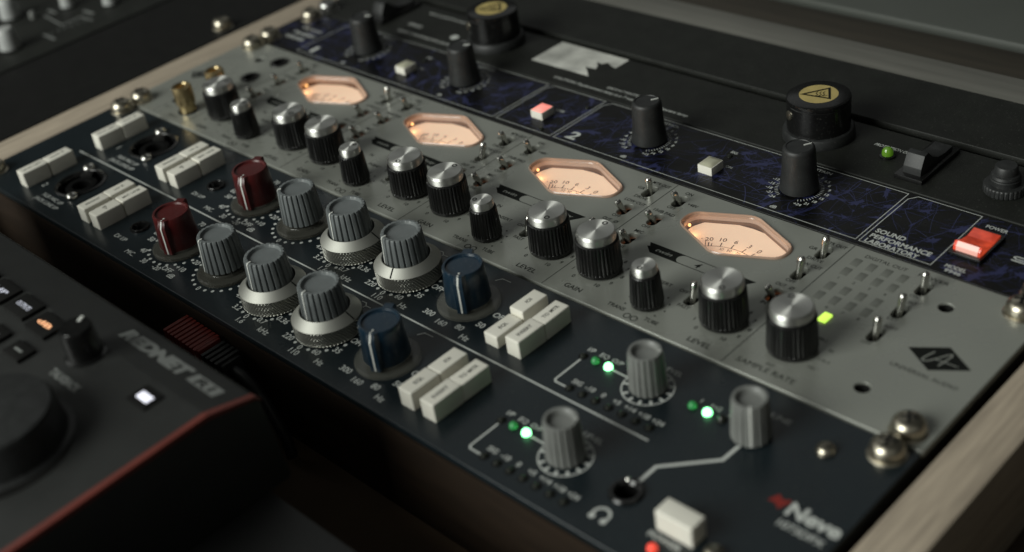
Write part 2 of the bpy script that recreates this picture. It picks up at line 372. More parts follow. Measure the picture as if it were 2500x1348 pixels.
def ua_knob(x, y, ang, small=False):
    k = part('small_knob' if small else 'knob', KS if small else KB, 'knob_black', ua, (x, y, 0), ang)
    sub('cap', KSC if small else KC, 'cap_aluminium', k); sub('pointer_ring', MS_ if small else MB_, 'dark_print', k)
for i, cx in enumerate(CH):
    ua_knob(cx-30.3, 109.9, (40, 151, 83, 89)[i]); ua_knob(cx, 102.4, (31, 75, -148, -85)[i], True); ua_knob(cx+30.3, 109.9, (-16, -73, -45, -54)[i])
ua_knob(419.9, 110.1, 125)
# meters
rim_out, rim_in = scaled(-0.25), scaled(1.9)
def meter_rim():
    V, F = [], []; lv = [(scaled(-0.45), 0.05), (scaled(-0.35), 0.6), (scaled(0.05), 0.95), (scaled(0.5), 0.75), (scaled(0.8), 0.0), (scaled(0.95), 0.1), (scaled(1.3), -0.4)]
    n = len(lv[0][0])
    for P, z in lv: V += [(x, y, z) for x, y in P]
    for i in range(len(lv)-1):
        for k in range(n): F.append((i*n+k, i*n+(k+1) % n, (i+1)*n+(k+1) % n, (i+1)*n+k))
    return mesh('rim', V, F, 30)
def meter_wall():
    V, F = [], []; lv = [(scaled(1.2), -0.35), (scaled(1.4), -2.2), (scaled(1.4), -2.3)]; n = len(lv[0][0])
    for P, z in lv: V += [(x, y, z) for x, y in P]
    for i in range(2):
        for k in range(n): F.append((i*n+k, i*n+(k+1) % n, (i+1)*n+(k+1) % n, (i+1)*n+k))
    return mesh('wall', V, F, 30)
def meter_well():
    V, F = [], []; lv = [(scaled(1.45), -2.3), (scaled(1.45), -7.5)]; n = len(lv[0][0])
    for P, z in lv: V += [(x, y, z) for x, y in P]
    for k in range(n): F.append((k, (k+1) % n, n+(k+1) % n, n+k))
    F.append(tuple(range(n, 2*n)))
    return mesh('well', V, F, 30)
RIM, WALL, MWELL = meter_rim(), meter_wall(), meter_well()
PANE = prism(scaled(0.85), -0.3, -0.12)
dome = roundpoly([(-22.3, -9), (22.6, -9), (23.0, 1.0), (20.8, 6.2), (16.5, 9.6), (9.1, 12.0), (0.3, 12.6), (-8.5, 11.6), (-15, 9.2), (-19.8, 6.2), (-22.3, 1.0)], 1.2, 3)
DIAL = prism(dome, -4.6, -3.8)
ps = Print(-3.76); AC = (4.2, -26.8)
def pol(r, a): return (AC[0]+r*math.sin(R(a)), AC[1]+r*math.cos(R(a)))
ps.line([pol(23.0, a) for a in range(-34, 36, 3)], 0.3)
for a, t in ((-32, '20'), (-20, '10'), (-8.5, '6'), (4.5, '3'), (15.5, '0'), (27, '3')):
    ps.line([pol(23.0, a), pol(25.8, a)], 0.42); ps.text(t, *pol(28.0, a), 2.5, rot=-a, bold=0.006)
ps.line([pol(23.0, -29), pol(25.0, -29)], 0.3); ps.line([pol(23.0, 18), pol(25.0, 18)], 0.3)
for a, t in ((-17, '30'), (-8, '50'), (3, '70'), (14, '100')): ps.text(t, *pol(21.3, a), 1.6, rot=-a)
ps.text('-', *pol(29, -38), 2.2, rot=38)
SCALE = mesh('scale', ps.V, ps.F)
NEEDLE = prism([pol(26.6, -35.2), pol(26.6, -34.6), pol(10, -34.3), pol(10, -35.5)], -3.3, -3.1)
BULB = lathe([(0.01, -1.2), (0.7, -1.0), (1.1, -0.3), (1.1, 0.4), (0.7, 1.0), (0.01, 1.2)], 16, cap=False)
for i, cx in enumerate(CH):
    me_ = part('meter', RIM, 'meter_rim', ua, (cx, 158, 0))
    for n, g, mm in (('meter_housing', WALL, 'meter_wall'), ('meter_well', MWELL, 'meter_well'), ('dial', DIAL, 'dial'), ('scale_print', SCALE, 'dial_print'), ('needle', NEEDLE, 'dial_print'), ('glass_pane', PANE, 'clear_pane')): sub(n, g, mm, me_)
    lbulb = sub('lamp_bulb', BULB, 'bulb', me_, (-22.6, -0.6, -2.4)); lbulb.scale = (0.6, 0.6, 0.6)
    for dx, dy, e in ((-18, -4.5, 0.0009), (6, -8.0, 0.0018)):
        l = bpy.data.lights.new('meter_lamp', 'POINT'); l.energy = e; l.color = (1.0, 0.55, 0.27); l.shadow_soft_size = 0.0025
        lo = bpy.data.objects.new('meter_lamp', l); C.objects.link(lo); lo.parent = me_; lo.location = Vector((dx, dy, -2.2))*S
# print
u = Print(0.03)
for k in range(5): u.line([(55.2+87.1*k, 89.8), (55.2+87.1*k, 177.0)], 0.32)
for i, cx in enumerate(CH):
    T = lambda s, dx, y, h=1.9, w=None: u.text(s, cx+dx, y, h, w, bold=0.012)
    T('GAIN', -31.1, 94.6, 2.5, 8.6); T('LEVEL', 30.8, 94.2, 2.5, 10.2); T('TRANS', -8.9, 94.6, 2.0, 8.4); T('TUBE', 8.2, 94.5, 2.0, 6.4)
    u.ring(cx-1.65, 92.2, 1.35, 0.42); u.ring(cx+1.65, 92.2, 1.35, 0.42)
    for s, dx, y, wd in (('MTR OUT', 37.1, 173.5, 9.4), ('GR', 31, 167.1, 3.6), ('DRIVE', 35.9, 160.8, 7), ('LOW CUT', 36.1, 156.6, 11), ('OFF', 36.1, 144, 4.2), ('OUT', 34.4, 140.1, 4.4), ('IN', 35.6, 127.2, 2.4),
                         ('ON', -35, 173.6, 3.8), ('+48V', -28.2, 167.1, 5.2), ('OFF', -34.8, 161.1, 4.3), ('15dB PAD', -35, 156.5, 10.8), ('OFF', -34.8, 144.1, 4.2), ('MIC', -34.7, 139.6, 4.3), ('LINE', -34.7, 127.4, 5),
                         ('FAST', 12.5, 108.6, 5.4), ('OFF', 6.6, 116.4, 4.0), ('INSERT', -3.6, 116.6, 8.4), ('IN', -12.7, 122.6, 2.4)): T(s, dx, y, 1.85, wd)
    u.ring(cx+39.2, 140.1, 0.85, 0.28); u.line([(cx+38.2, 138.9), (cx+40.2, 141.3)], 0.25)
    for dx in (-30.3, 30.3):
        for k in range(11):
            a = 236.5-29.2*k; u.text(str(k), cx+dx+11.0*math.cos(R(a)), 109.9+11.0*math.sin(R(a)), 1.9, bold=0.012)
    for k in range(9): a = 212-30.5*k; u.dot(cx+8.5*math.cos(R(a)), 102.4+8.5*math.sin(R(a)), 0.42)
    u2 = plate([(cx-25.8, 136.0), (cx-24.2, 133.8), (cx-25.2, 133.2), (cx-21.5, 130.0), (cx+21.5, 130.0), (cx+26, 136.0)], [slot(cx+0.6, 133.0, 20.5, 5.3, 8)], -0.01, 0.035)
    part('number_badge', u2, 'dark_print', ua)
    tp = Print(0.05); tp.text('twin', cx-16.2, 133.0, 2.0, 8.2, shear=0.35, bold=0.012); tp.text('finity', cx+17.2, 133.0, 1.9, 8.2, shear=0.35, bold=0.012); tp.build('badge_lettering', 'silver_print', ua)
    u.text(str(i+1), cx+0.6, 132.9, 3.4, shear=0.2, bold=0.012)
u.text('DIGITAL OUT', 419.6, 173.0, 2.0, 17.6); u.text('POWER', 439.3, 173.0, 2.1, 12.2)
for k in range(4): u.text(str(k+1), 409.9+6.55*k, 155.3, 1.5); u.text(str(k+5), 409.9+6.55*k, 137.3, 1.5)
u.text('SAMPLE RATE', 419.2, 94.9, 2.6, 24)
for s, dx, dy in (('88.2', 6.0, 10.2), ('96', 11.9, 6.2), ('176.4', 12.9, 0.2), ('192', 11.3, -5.4), ('INT', -1.0, -12.0), ('48', -4.0, 11.4)): u.text(s, 419.9+dx, 110.1+dy, 1.5)
for s, x, y in (('ON', 438.7, 160.1), ('INT', 440.5, 156.0), ('EXT', 439.4, 143.8), ('SOFT', 441.6, 139.2), ('OFF', 438.9, 127.2)): u.text(s, x, y, 1.6)
u.poly([(452.0, 132.9), (463.6, 125.5), (475.3, 133.1), (463.7, 140.5)])
u.text('UNIVERSAL AUDIO', 463.9, 122.1, 2.0, 24.8)
u.text('Hi-Z 1', 30, 98.5, 1.6, 6); u.text('2', 36, 120, 1.6); u.text('3', 36, 142, 1.6); u.text('4', 36, 163, 1.6); u.poly([(5.0, 131.5), (11.0, 126.5), (17.5, 132.2), (11.0, 137.2)])
u.text('INPUT', 42.5, 93.6, 1.9, 8)
u.build('panel_lettering', 'dark_print', ua, 'black lettering and lines printed on the silver panel')
lg = Print(0.06)
lg.line([(460.6, 135.6), (459.2, 131.4), (459.0, 129.8), (459.9, 129.2), (461.2, 130.0), (463.3, 133.2), (465.0, 136.2), (466.2, 137.2), (466.6, 136.4), (465.9, 132.5), (465.2, 129.4)], 0.6)
lg.line([(462.4, 132.0), (466.3, 132.2), (471.0, 132.4)], 0.45); lg.line([(7.5, 131.8), (11, 128.8), (14.5, 132.0), (11, 135)], 0.5, True)
lg.build('logo_script', 'silver_print', ua)
LW = box(-1.7, 1.7, -2.7, 2.7, -0.4, 0.12, 0.35)
for x, y in LEDS: part('indicator_window', LW, 'window_grey', ua, (x, y, 0))
part('lit_indicator', box(-1.7, 1.7, -2.6, 2.6, -0.4, 0.9, 0.5), 'led_lime', ua, (419.6, 131.2, 0), label='lit lime green indicator beside the rightmost knob')
JK = lathe([(5.3, -3), (5.3, 0.3), (5.0, 0.9), (4.2, 1.0), (3.4, 0.6), (3.2, -2), (3.2, -12), (0.01, -12)], 32, cap=False)
for y in (144.3, 164.8): part('jack_socket', JK, 'gloss_black', ua, (43, y, 0))
HB = lathe([(2.7, -0.6), (2.2, -0.9), (1.9, -2.5), (0.01, -2.6)], 20, cap=False)
for x, y in ((28, 161.9), (28, 106), (451.3, 160.2), (450.8, 105.6)): part('recessed_screw', HB, 'matte_black', ua, (x, y, -0.2))
for x, y, r_ in ((8.75, 95.25, 10), (8.75, 171.4, 40), (473.85, 95.25, 30), (473.85, 171.4, 12)): rack_screw(ua, x, y, r_, 0)

# brass jack adapters plugged into the left sockets
def knr(i, a, r, z): return r-0.22*(0.5+0.5*math.cos(30*a)) if 4.8 < z < 14.4 else r
BR = lathe([(4.5, 0.6), (4.5, 4.4), (4.7, 4.7), (5.2, 5.0), (5.2, 14.2), (4.9, 14.9), (3.4, 15.0), (2.9, 14.4), (2.9, 12.0), (0.01, 11.6)], 120, knr, 30, cap=False)
BF = lathe([(5.6, 0.05), (5.6, 0.5), (4.4, 0.7)], 32)
for y, lab in ((101.6, 'knurled brass jack adapter standing nearest the slate black unit'), (122.6, 'knurled brass jack adapter half hidden behind the black knob')):
    b = thing('jack_adapter', lab, 'adapter', (45.4, y, 0), 'brass adapters plugged into the silver preamp')
    part('barrel', BR, 'brass', b, (45.4, y, 0)); part('collar', BF, 'gloss_black', b, (45.4, y, 0))

# ================================================================== slate two-channel preamp / equaliser
nv = thing('slate_equaliser', 'slate black two-channel preamp with red, grey and blue knobs and white buttons', 'preamp', (241, 43, 0))
YY = (64.4, 21.5)
KX = (160.0, 195.3, 230.6, 265.9, 301.2)
hol = []
for y in YY: hol += [circ(62.6, y+4.0, 11.2), circ(128.4, y-2.3, 3.5)]
hol += [circ(418.4, 20.4, 4.0)]
part('front_panel', plate(rrect(0.2, 482.4, -1.6, 88.2, 1.0, 3), hol, -3.4, -0.35, 0.3), 'slate_panel', nv)
part('rear_box', box(22, 460, 2, 85, -44, -24), 'void_black', nv)
def bprof(x0, x1, y0, y1, h): return box(x0, x1, y0, y1, -2, h, 0.55, 3)
BT = box(-3.55, 3.55, -6.95, 6.95, -2, 7.7, 0.6, 3); BTL = box(-3.55, 3.55, -6.95, 6.95, -2, 5.0, 0.6, 3)
def button(x, y, txt, low=False, lines=None):
    b = part('push_button', BTL if low else BT, 'button_white', nv, (x+random.uniform(-.12, .12), y+random.uniform(-.12, .12), -0.3+random.uniform(-.35, .2)), random.uniform(-0.9, 0.9))
    t = Print((5.0 if low else 7.7)+0.02)
    n = len(txt)
    for k, s in enumerate(txt): t.text(s, -(n-1)*0.95+k*1.9 if n > 1 else 0, 0, 1.45 if n > 1 else 1.65, rot=90, bold=0.02)
    sub('button_lettering', mesh('bl', t.V, t.F), 'dark_print', b)
for y, n in ((64.4, '1'), (21.5, '2')):
    oy = y-64.4
    button(38.3, 57.3+oy, ['GND LIFT']); button(38.3, 71.6+oy, ['REAR IP'])
    button(99.0, 57.0+oy, ['FRONT']); button(99.0, 71.3+oy, ['LO Z']); button(109.9, 57.0+oy, ['48', 'V']); button(109.9, 71.3+oy, ['MIC LINE'])
    button(328.2, 57.0+oy, ['EQL'], n == '1'); button(328.2, 71.2+oy, ['IOI']); button(339.6, 57.0+oy, ['INSERT']); button(339.6, 71.2+oy, ['TO MTR'])
    # combo socket
    cb = part('combo_socket', lathe([(13.0, -0.3), (13.0, 0.25), (12.2, 0.7), (11.4, 0.7), (10.9, 0.1), (10.6, -3), (10.6, -16), (0.01, -16)], 48, cap=False), 'gloss_black', nv, (62.6, y+4.0, -0.3))
    sub('socket_core', lathe([(8.2, -12), (8.2, -1.6), (7.6, -1.0), (4.9, -0.9), (4.4, -1.4), (4.4, -11)], 40), 'void_black', cb)
    sub('latch_tab', box(-3.2, 3.2, 6.2, 10.6, -3, 0.9, 0.4), 'matte_black', cb, rot=35)
    for dx, dy in ((-9.2, 10.2), (9.6, -10.2)):
        s = part('socket_screw', lathe([(3.0, 0), (2.9, 0.9), (2.2, 1.7), (1.1, 2.1), (0.01, 2.15)], 24, cap=False), 'chrome', nv, (62.6+dx, y+4.0+dy, 0.2)); sub('cross_recess', box(-1.4, 1.4, -0.25, 0.25, 1.3, 2.2), 'matte_black', s)
    part('jack_socket', lathe([(4.7, -0.3), (4.7, 0.5), (4.3, 1.1), (3.6, 1.1), (3.2, 0.4), (3.1, -10), (0.01, -10)], 32, cap=False), 'gloss_black', nv, (128.4, y-2.3, -0.3))
part('headphone_socket', lathe([(5.9, -0.3), (5.9, 0.5), (5.4, 1.2), (4.4, 1.2), (3.6, 0.2), (3.4, -10), (0.01, -10)], 32, cap=False), 'gloss_black', nv, (418.4, 20.4, -0.3))
sub_pin = part('socket_contact', lathe([(0.01, 0), (0.8, 0.2), (0.9, 0.9), (0.5, 1.4), (0.01, 1.5)], 12, cap=False), 'chrome', nv, (416.2, 24.2, 0.6))
# knobs
DISC = lathe([(12.9, 0.2), (13.0, 0.5), (12.9, 1.5), (12.2, 2.0), (9.4, 2.0), (9.2, 2.9), (8.9, 3.2), (8.1, 3.2), (7.9, 4.2), (7.0, 4.3)], 72)
def marconi(nose, h=18.6, r1=8.5, r0=8.9):
    V, F = [], []; n = 72
    def rad(a):                                # round body with a nose in front and a fin behind
        d = abs((a+180) % 360-180); r = 0.0
        w = 2.35
        x = nose; best = None
        if d < 40:
            s = math.sin(R(d)); best = min(x/math.cos(R(d)), w/s if s > 1e-6 else 99)
        d2 = abs(a % 360-180); b2 = None
        if d2 < 30:
            s = math.sin(R(d2)); b2 = min(11.2/math.cos(R(d2)), 2.0/s if s > 1e-6 else 99)
        return best, b2
    levels = [(0, 2.6, 1.0, 0), (1, 3.0, 1.03, 0), (2, h-3.2, 0.93, 0), (3, h-0.6, 0.92, 1), (4, h, 0.88, 1)]
    m_ = len(levels)
    for li, z, k, top in levels:
        for i in range(n):
            a = 360*i/n; b1, b2 = rad(a); r = 8.9*k
            if b1 and not (li == 4): r = max(r, b1*(1.0 if li < 2 else 0.96 if li == 2 else 0.84))
            if b1 and li == 4: r = max(r, min(b1, 8.6))
            if b2: r = max(r, b2*(0.98 if li < 4 else 0.92))
            V.append((r*math.cos(R(a)), r*math.sin(R(a)), z if not (li == 3 and abs((a+180) % 360-180) < 22) else h-1.4))
    for i in range(m_-1):
        for k in range(n): F.append((i*n+k, i*n+(k+1) % n, (i+1)*n+(k+1) % n, (i+1)*n+k))
    b = len(V)                                 # dished top
    for r, z in ((7.0, h-0.05), (6.6, h-0.9)):
        for i in range(n): V.append((r*math.cos(2*math.pi*i/n), r*math.sin(2*math.pi*i/n), z))
    t = (m_-1)*n
    for a0, b0 in ((t, b), (b, b+n)):
        for k in range(n): F.append((a0+k, a0+(k+1) % n, b0+(k+1) % n, b0+k))
    F.append(tuple(range(b+n, b+2*n))); F.append(tuple(range(n)))
    return mesh('marconi', V, F, 40)
MARC = marconi(10.8)
PL = prism([(10.82, 2.7), (10.92, 3.0), (10.5, 15.4), (9.2, 17.35), (8.5, 18.68), (5.6, 18.3), (5.6, 17.9), (8.3, 18.2), (10.1, 15.2), (10.5, 3.2)], -0.32, 0.32)
# turn the side profile (x,z) prism into x-z plane
def xz(me):
    for v in me.vertices: x, y, z = v.co; v.co = (x, z, y)
    me.flip_normals(); return me
PL = xz(PL)
def pointer_knob(x, y, ang, m):
    k = part('pointer_knob', MARC, m, nv, (x, y, -0.3), ang); sub('pointer_line', PL, 'bright_print', k); sub('clear_skirt', DISC, 'clear_disc', k)
    if m == 'red_knob': sub('skirt_base', lathe([(12.7, 0.05), (12.7, 0.35), (7, 0.4)], 60), 'skirt_metal', k)
def fbody(z0, z1, r0, r1):
    nf = 22
    def f(i, a, r, z):
        if i in (1, 2, 3, 4, 5):
            c = math.cos(nf*a); return r-(0.85 if i < 4 else 0.7 if i == 4 else 0.35)*max(0.0, c)**3
        return r
    return lathe([(r0-1.2, z0), (r0, z0+0.3), ((r0+r1)/2, (z0+z1)/2), (r1, z1-0.8), (r1-0.35, z1-0.1), (r1-1.3, z1), (r1-1.7, z1-0.15), (r1-2.1, z1-1.3), (0.02, z1-1.4)], 220, f, 32, cap=False)
G1, G2 = fbody(4.0, 19.6, 9.3, 8.25), fbody(7.0, 21.8, 9.45, 8.5)
GL1 = xz(prism([(9.32, 4.4), (9.45, 4.4), (8.42, 19.0), (7.9, 19.75), (6.4, 19.8), (6.3, 19.6), (7.8, 19.5), (8.2, 18.8)], -0.28, 0.28))
GL2 = xz(prism([(9.46, 6.4), (9.6, 6.4), (8.67, 21.2), (8.15, 21.95), (6.6, 22.0), (6.5, 21.8), (8.0, 21.7), (8.4, 21.0)], -0.28, 0.28))
def knurl(i, a, r, z):
    if 0.9 < z < 7.0:
        p, q = (62*a+z*3.6)/(2*math.pi), (62*a-z*3.6)/(2*math.pi)
        h = min(abs((p % 1)-0.5), 0.18+abs((q % 1)-0.5)*1.2)*2
        return r-0.62*(1-min(1, h*1.35))
    return r
SK = lathe([(13.4, 0.3), (14.0, 0.7)]+[(14.0, 0.95+0.26*k) for k in range(23)]+[(14.0, 7.05), (13.7, 7.25)], 504, knurl, 30, cap=False)
SKT = lathe([(13.98, 7.0), (13.75, 7.3), (10.4, 10.1), (10.1, 10.1), (9.9, 9.0), (9.9, 5.0)], 90, cap=False)
SKL = xz(prism([(13.75, 7.34), (10.4, 10.16), (10.4, 10.22), (13.85, 7.42)], -0.28, 0.28))
SB = lathe([(10.5, 3.2), (10.4, 3.8), (8.6, 4.2)], 40)
def grey_knob(x, y, ang, skirt=None):
    k = part('fluted_knob', G2 if skirt is not None else G1, 'grey_knob', nv, (x, y, -0.3), ang); sub('pointer_line', GL2 if skirt is not None else GL1, 'bright_print', k)
    if skirt is None: sub('clear_skirt', DISC, 'clear_disc', k); sub('skirt_base', lathe([(12.7, 0.05), (12.7, 0.35), (7, 0.4)], 60), 'skirt_metal', k)
    else:
        s = sub('knurled_ring', SK, 'knurl_aluminium', k, rot=skirt-ang); sub('ring_mark', SKL, 'dark_print', k, rot=skirt-ang); sub('ring_top', SKT, 'skirt_aluminium', k)
for y, a in ((YY[0], (-62, -133, -93, -108, -57)), (YY[1], (-62, -97, -90, -86, -64))):
    pointer_knob(KX[0], y, a[0], 'red_knob'); grey_knob(KX[1], y, a[1]); grey_knob(KX[2], y, a[2], 17); grey_knob(KX[3], y, a[3], -72 if y > 40 else 14); pointer_knob(KX[4], y, a[4], 'blue_knob')
def small_grey(x, y, ang, h=16.6):
    nf = 18
    def f(i, a, r, z): return r-0.55*max(0.0, math.cos(nf*a))**1.5 if i in (1, 2, 3) else r
    k = part('level_knob', lathe([(6.0, 0.3), (6.9, 0.7), (6.6, h/2), (6.15, h-1.0), (5.8, h), (4.9, h), (4.4, h-0.6), (4.1, h-1.8), (0.02, h-2)], 144, f, 32, cap=False), 'light_grey_knob', nv, (x, y, -0.3), ang)
    sub('pointer_line', xz(prism([(6.9, 1.0), (7.05, 1.0), (6.3, h-1.0), (5.6, h+0.05), (4.9, h+0.05), (5.0, h-0.1), (6.0, h-1.2)], -0.35, 0.35)), 'bright_print', k)
small_grey(391.4, 64.6, 30); small_grey(391.4, 21.6, 35); small_grey(434.5, 65.0, -55)
# indicator lamps
DOME = lathe([(1.65, -0.4), (1.65, 0.5), (1.45, 1.3), (0.85, 2.0), (0.01, 2.25)], 20, cap=False)
DOT_ = lathe([(1.3, -0.4), (1.3, 0.0), (1.1, 0.7), (0.6, 1.05), (0.01, 1.15)], 16, cap=False)
HOL_ = lathe([(1.9, -0.2), (1.9, 0.06), (1.6, 0.1)], 20)
for y in YY:
    oy = y-64.4
    for x, m_ in ((361.0, 'led_off'), (366.9, 'led_dim'), (373.0, 'led_green')):
        l = part('indicator_lamp', DOME if m_ != 'led_off' else DOT_, m_, nv, (x, 64.7+oy, -0.3)); sub('lamp_hole', HOL_, 'matte_black', l)
    for k in range(7): l = part('indicator_lamp', DOT_, 'led_off', nv, (369.0+6.03*k, 48.3+oy, -0.3)); sub('lamp_hole', HOL_, 'matte_black', l)
for x, m_ in ((410.2, 'led_dim'), (416.4, 'led_green'), (422.4, 'led_off')): l = part('indicator_lamp', DOME, m_, nv, (x, 65.3, -0.3)); sub('lamp_hole', HOL_, 'matte_black', l)
part('power_lamp', DOME, 'led_red', nv, (440.2, 6.6, -0.3))
part('power_button', box(-7.1, 7.1, -3.6, 3.6, -2, 7.8, 0.7, 3), 'button_white', nv, (442.6, 17.6, -0.3))
for x, y in ((457.8, 72.6), (456.0, 16.0)):
    s = part('panel_screw', lathe([(3.3, 0), (3.2, 0.9), (2.5, 2.0), (1.3, 2.5), (0.01, 2.6)], 28, cap=False), 'nickel', nv, (x, y, -0.3)); sub('cross_recess', box(-1.6, 1.6, -0.3, 0.3, 1.6, 2.65), 'matte_black', s, rot=30)
for x, y, r_ in ((8.75, 82.55, 25), (8.75, 6.4, 50), (473.85, 82.55, 15)): rack_screw(nv, x, y, r_, -0.3)
# print
t = Print(-0.31)
t.line([(30.5, 43.4), (408.7, 43.3)], 0.75)
for y, n in ((64.4, '1'), (21.5, '2')):
    oy = y-64.4
    t.text(n, 46.9, 57.2+oy, 3.2, rot=0, bold=0.01); t.text('XLR MIC I/P', 64.0, 52.0+oy, 2.3, 18.6, bold=0.008); t.text('JACK LINE I/P', 64.5, 48.1+oy, 2.3, 21.6, bold=0.008)
    t.text('DI I/P', 127.8, 52.1+oy, 2.4, 9.0); t.text('MIC.', 143.4, 47.6+oy, 2.5, 6.8)
    cx, cy = KX[0], y-0.1
    for s, dx, dy in (('60', -19.7, -.1), ('50', -17.8, -4.6), ('40', -12.8, -12), ('30', -4.9, -16.8), ('-20', 4.9, -16.7), ('OFF', 10.6, -14.6), ('+10', 15.4, -10.8), ('20', 17.6, -3.9), ('dB', 16.4, -16.6), ('70', -7.7, 16.2)): t.text(s, cx+dx, cy+dy, 2.75, bold=0.012)
    for a in range(-135, 196, 15):
        if -165 < a < 20 or a > 150: t.dot(cx+14.8*math.cos(R(a)), cy+14.8*math.sin(R(a)), 0.78)
    cx = KX[1]; t.text('0', cx, cy-15, 2.6, bold=0.012)
    for a in range(-90-150, -90+151, 15):
        if a != -90: t.dot(cx+14.8*math.cos(R(a)), cy+14.8*math.sin(R(a)), 0.78)
    cx = KX[2]
    for s, dx, dy in (('4.8', -14.6, -7.8), ('3.2', -8.8, -13.5), ('0', -.3, -15.1), ('1.6', -.1, -18.2), ('0.7', 7.9, -13.2), ('0.36', 15.0, -7.9), ('kHz', 14.2, -17.1), ('0', 15.0, 0)): t.text(s, cx+dx, cy+dy, 2.75, bold=0.012)
    for a in (-226, -196, -166, -136, -106, -74, -44, -14, 46): t.dot(cx+14.8*math.cos(R(a)), cy+14.8*math.sin(R(a)), 0.78)
    cx = KX[3]
    for s, dx, dy in (('220', -9.4, -13.4), ('0', 0, -15.1), ('110', .2, -18.2), ('60', 8.1, -13.3), ('35', 14.3, -7.8), ('OFF', 17.0, .1), ('Hz', 14.1, -16.7)): t.text(s, cx+dx, cy+dy, 2.75, bold=0.012)
    for a in (-226, -196, -150, -136, -106, -74, -44, -15, 15): t.dot(cx+14.8*math.cos(R(a)), cy+14.8*math.sin(R(a)), 0.78)
    cx = KX[4]
    for s, dx, dy in (('300', -9, -13.4), ('160', .1, -15.4), ('80', 8.4, -13.5), ('50', 14.3, -7.7), ('OFF', 17, .3), ('Hz', 14.7, -17)): t.text(s, cx+dx, cy+dy, 2.8, bold=0.012)
    t.line([(263.2, 83.4+oy), (265.6, 83.6+oy), (267.1, 82.1+oy), (269.9, 82.2+oy)], 0.4); t.line([(267.1, 82.1+oy), (266.6, 80.6+oy)], 0.4)
    t.line([(299, 81+oy), (300.8, 83.5+oy), (305.4, 83.6+oy)], 0.4)
    for s, x in (('I/P', 361.3), ('EQ', 367.5), ('O/P', 373.6)): t.text(s, x, 69.2+oy, 2.2, bold=0.01)
    for k, s in enumerate(('SIG', '-10', '0', '+5', '+14', '+18', '+24')): t.text(s, 369.2+6.08*k, 52.3+oy, 2.2, bold=0.01)
    t.line([(361.2, 62.8+oy), (361.2, 49.2+oy), (362.2, 48.2+oy), (367.6, 48.2+oy)], 0.75); t.line([(375.0, 64.7+oy), (385, 64.6+oy)], 0.75)
    t.ring(391.4, y, 9.4, 0.5, -125, 235)
    for k in range(11): a = -40-14*k+180; 
    for a in range(-125, 200, 27): t.line([(391.4+7.2*math.cos(R(a)), y+7.2*math.sin(R(a))), (391.4+9.2*math.cos(R(a)), y+9.2*math.sin(R(a)))], 1.0)
    t.text('LEVEL', 393.0, 76.4+oy, 2.2, 8.6, bold=0.01)
for s, x in (('1', 410.9), ('1+2', 417.2), ('2', 423.1)): t.text(s, x, 69.4, 2.1, bold=0.01)
t.text('LINE', 437.8, 77.2, 2.3, 7.6, bold=0.01)
t.line([(418.5, 24.6), (418.6, 35.2), (433.9, 50.2), (434.3, 58.5)], 1.25)
t.ring(418.3, 8.3, 2.9, 0.9, -35, 215); t.dot(416.0, 6.4, 1.15); t.dot(420.7, 6.4, 1.15)
t.text('POWER', 441.0, 11.4, 2.2, 12.2, bold=0.015)
t.text('Neve', 472.0, 45.0, 5.6, 18.6, bold=0.035); t.text('1073DPX', 471.4, 38.3, 2.9, 16.0, bold=0.01)
t.build('panel_lettering', 'white_print', nv, 'grey-white lettering, dots and lines printed on the slate panel')
rl = Print(-0.30); rl.poly([(455.4, 44.0), (457.2, 48.2), (459.4, 46.6), (461.6, 48.0), (462.0, 47.0), (460.2, 42.6), (458.0, 44.3)]); rl.build('logo_mark', 'red_print', nv)

# ================================================================== black and blue transient unit
sp = thing('blue_splatter_unit', 'black rack unit splattered with blue, with four tall black knobs', 'processor', (241, 200, 0))
part('front_panel', plate(rrect(0.2, 482.4, 178.2, 221.9, 1.0, 3), [circ(118.2, 194.7, 1), circ(219.2, 194.7, 1)], -3.0, 0, 0.3), 'black_panel', sp)
sk = Print(0.01, 0.06)
def clipseg(x): return max(1.0, min(481.6, x))
def cl(p): return (clipseg(p[0]), max(178.7, min(221.4, p[1])))
def strand(x, y, a, L, wd, bend):
    P = []
    for k in range(10):
        P.append((x, y)); a += bend/9+random.uniform(-.16, .16); x += math.cos(a)*L/9; y += math.sin(a)*L/9
    P = [p for p in P if 178.9 < p[1] < 221.2 and 1 < p[0] < 481]
    if len(P) > 2: sk.line(P, wd)
def blot(x, y, r0):
    st = random.uniform(1, 2.2); th = random.gauss(0.9, .8); n = 18; rr = [r0*random.choice((.5, .7, .8, 1.0, 1.5)) for _ in range(n)]; P = []
    for k in range(n):
        q = 2*math.pi*k/n; px, py = rr[k]*st*math.cos(q), rr[k]*.6*math.sin(q); P.append(cl((x+px*math.cos(th)-py*math.sin(th), y+px*math.sin(th)+py*math.cos(th))))
    sk.poly(P)
    for _k in range(random.randint(3, 7)): strand(x, y, random.gauss(0.8, 1.0)+random.choice((0, math.pi)), random.uniform(3, 14), random.choice((.1, .14, .2, .3)), random.uniform(-.5, .5))
    for _k in range(5): q = random.uniform(1.2, 7); aa = random.uniform(0, 6.28); sk.dot(*cl((x+q*math.cos(aa), y+q*math.sin(aa))), random.uniform(.08, .28), 8)
for _ in range(210): strand(random.uniform(2, 480), random.uniform(179, 221), random.gauss(0.8, 0.7), random.choice((8, 14, 22, 34, 44)), random.choice((0.12, 0.15, 0.2, 0.28, 0.4)), random.uniform(-.6, .6))
for _ in range(250): blot(random.uniform(3, 479), random.uniform(180.5, 219.5), random.choice((0.6, 0.9, 1.3, 1.9, 2.6)))
sk.build('paint_splatter', 'blue_print', sp)
f = Print(0.085)
f.line([(38.5, 181.0), (197.8, 181.0), (198.9, 221.0), (42.5, 221.0), (38.7, 217.4)], 0.32, True)
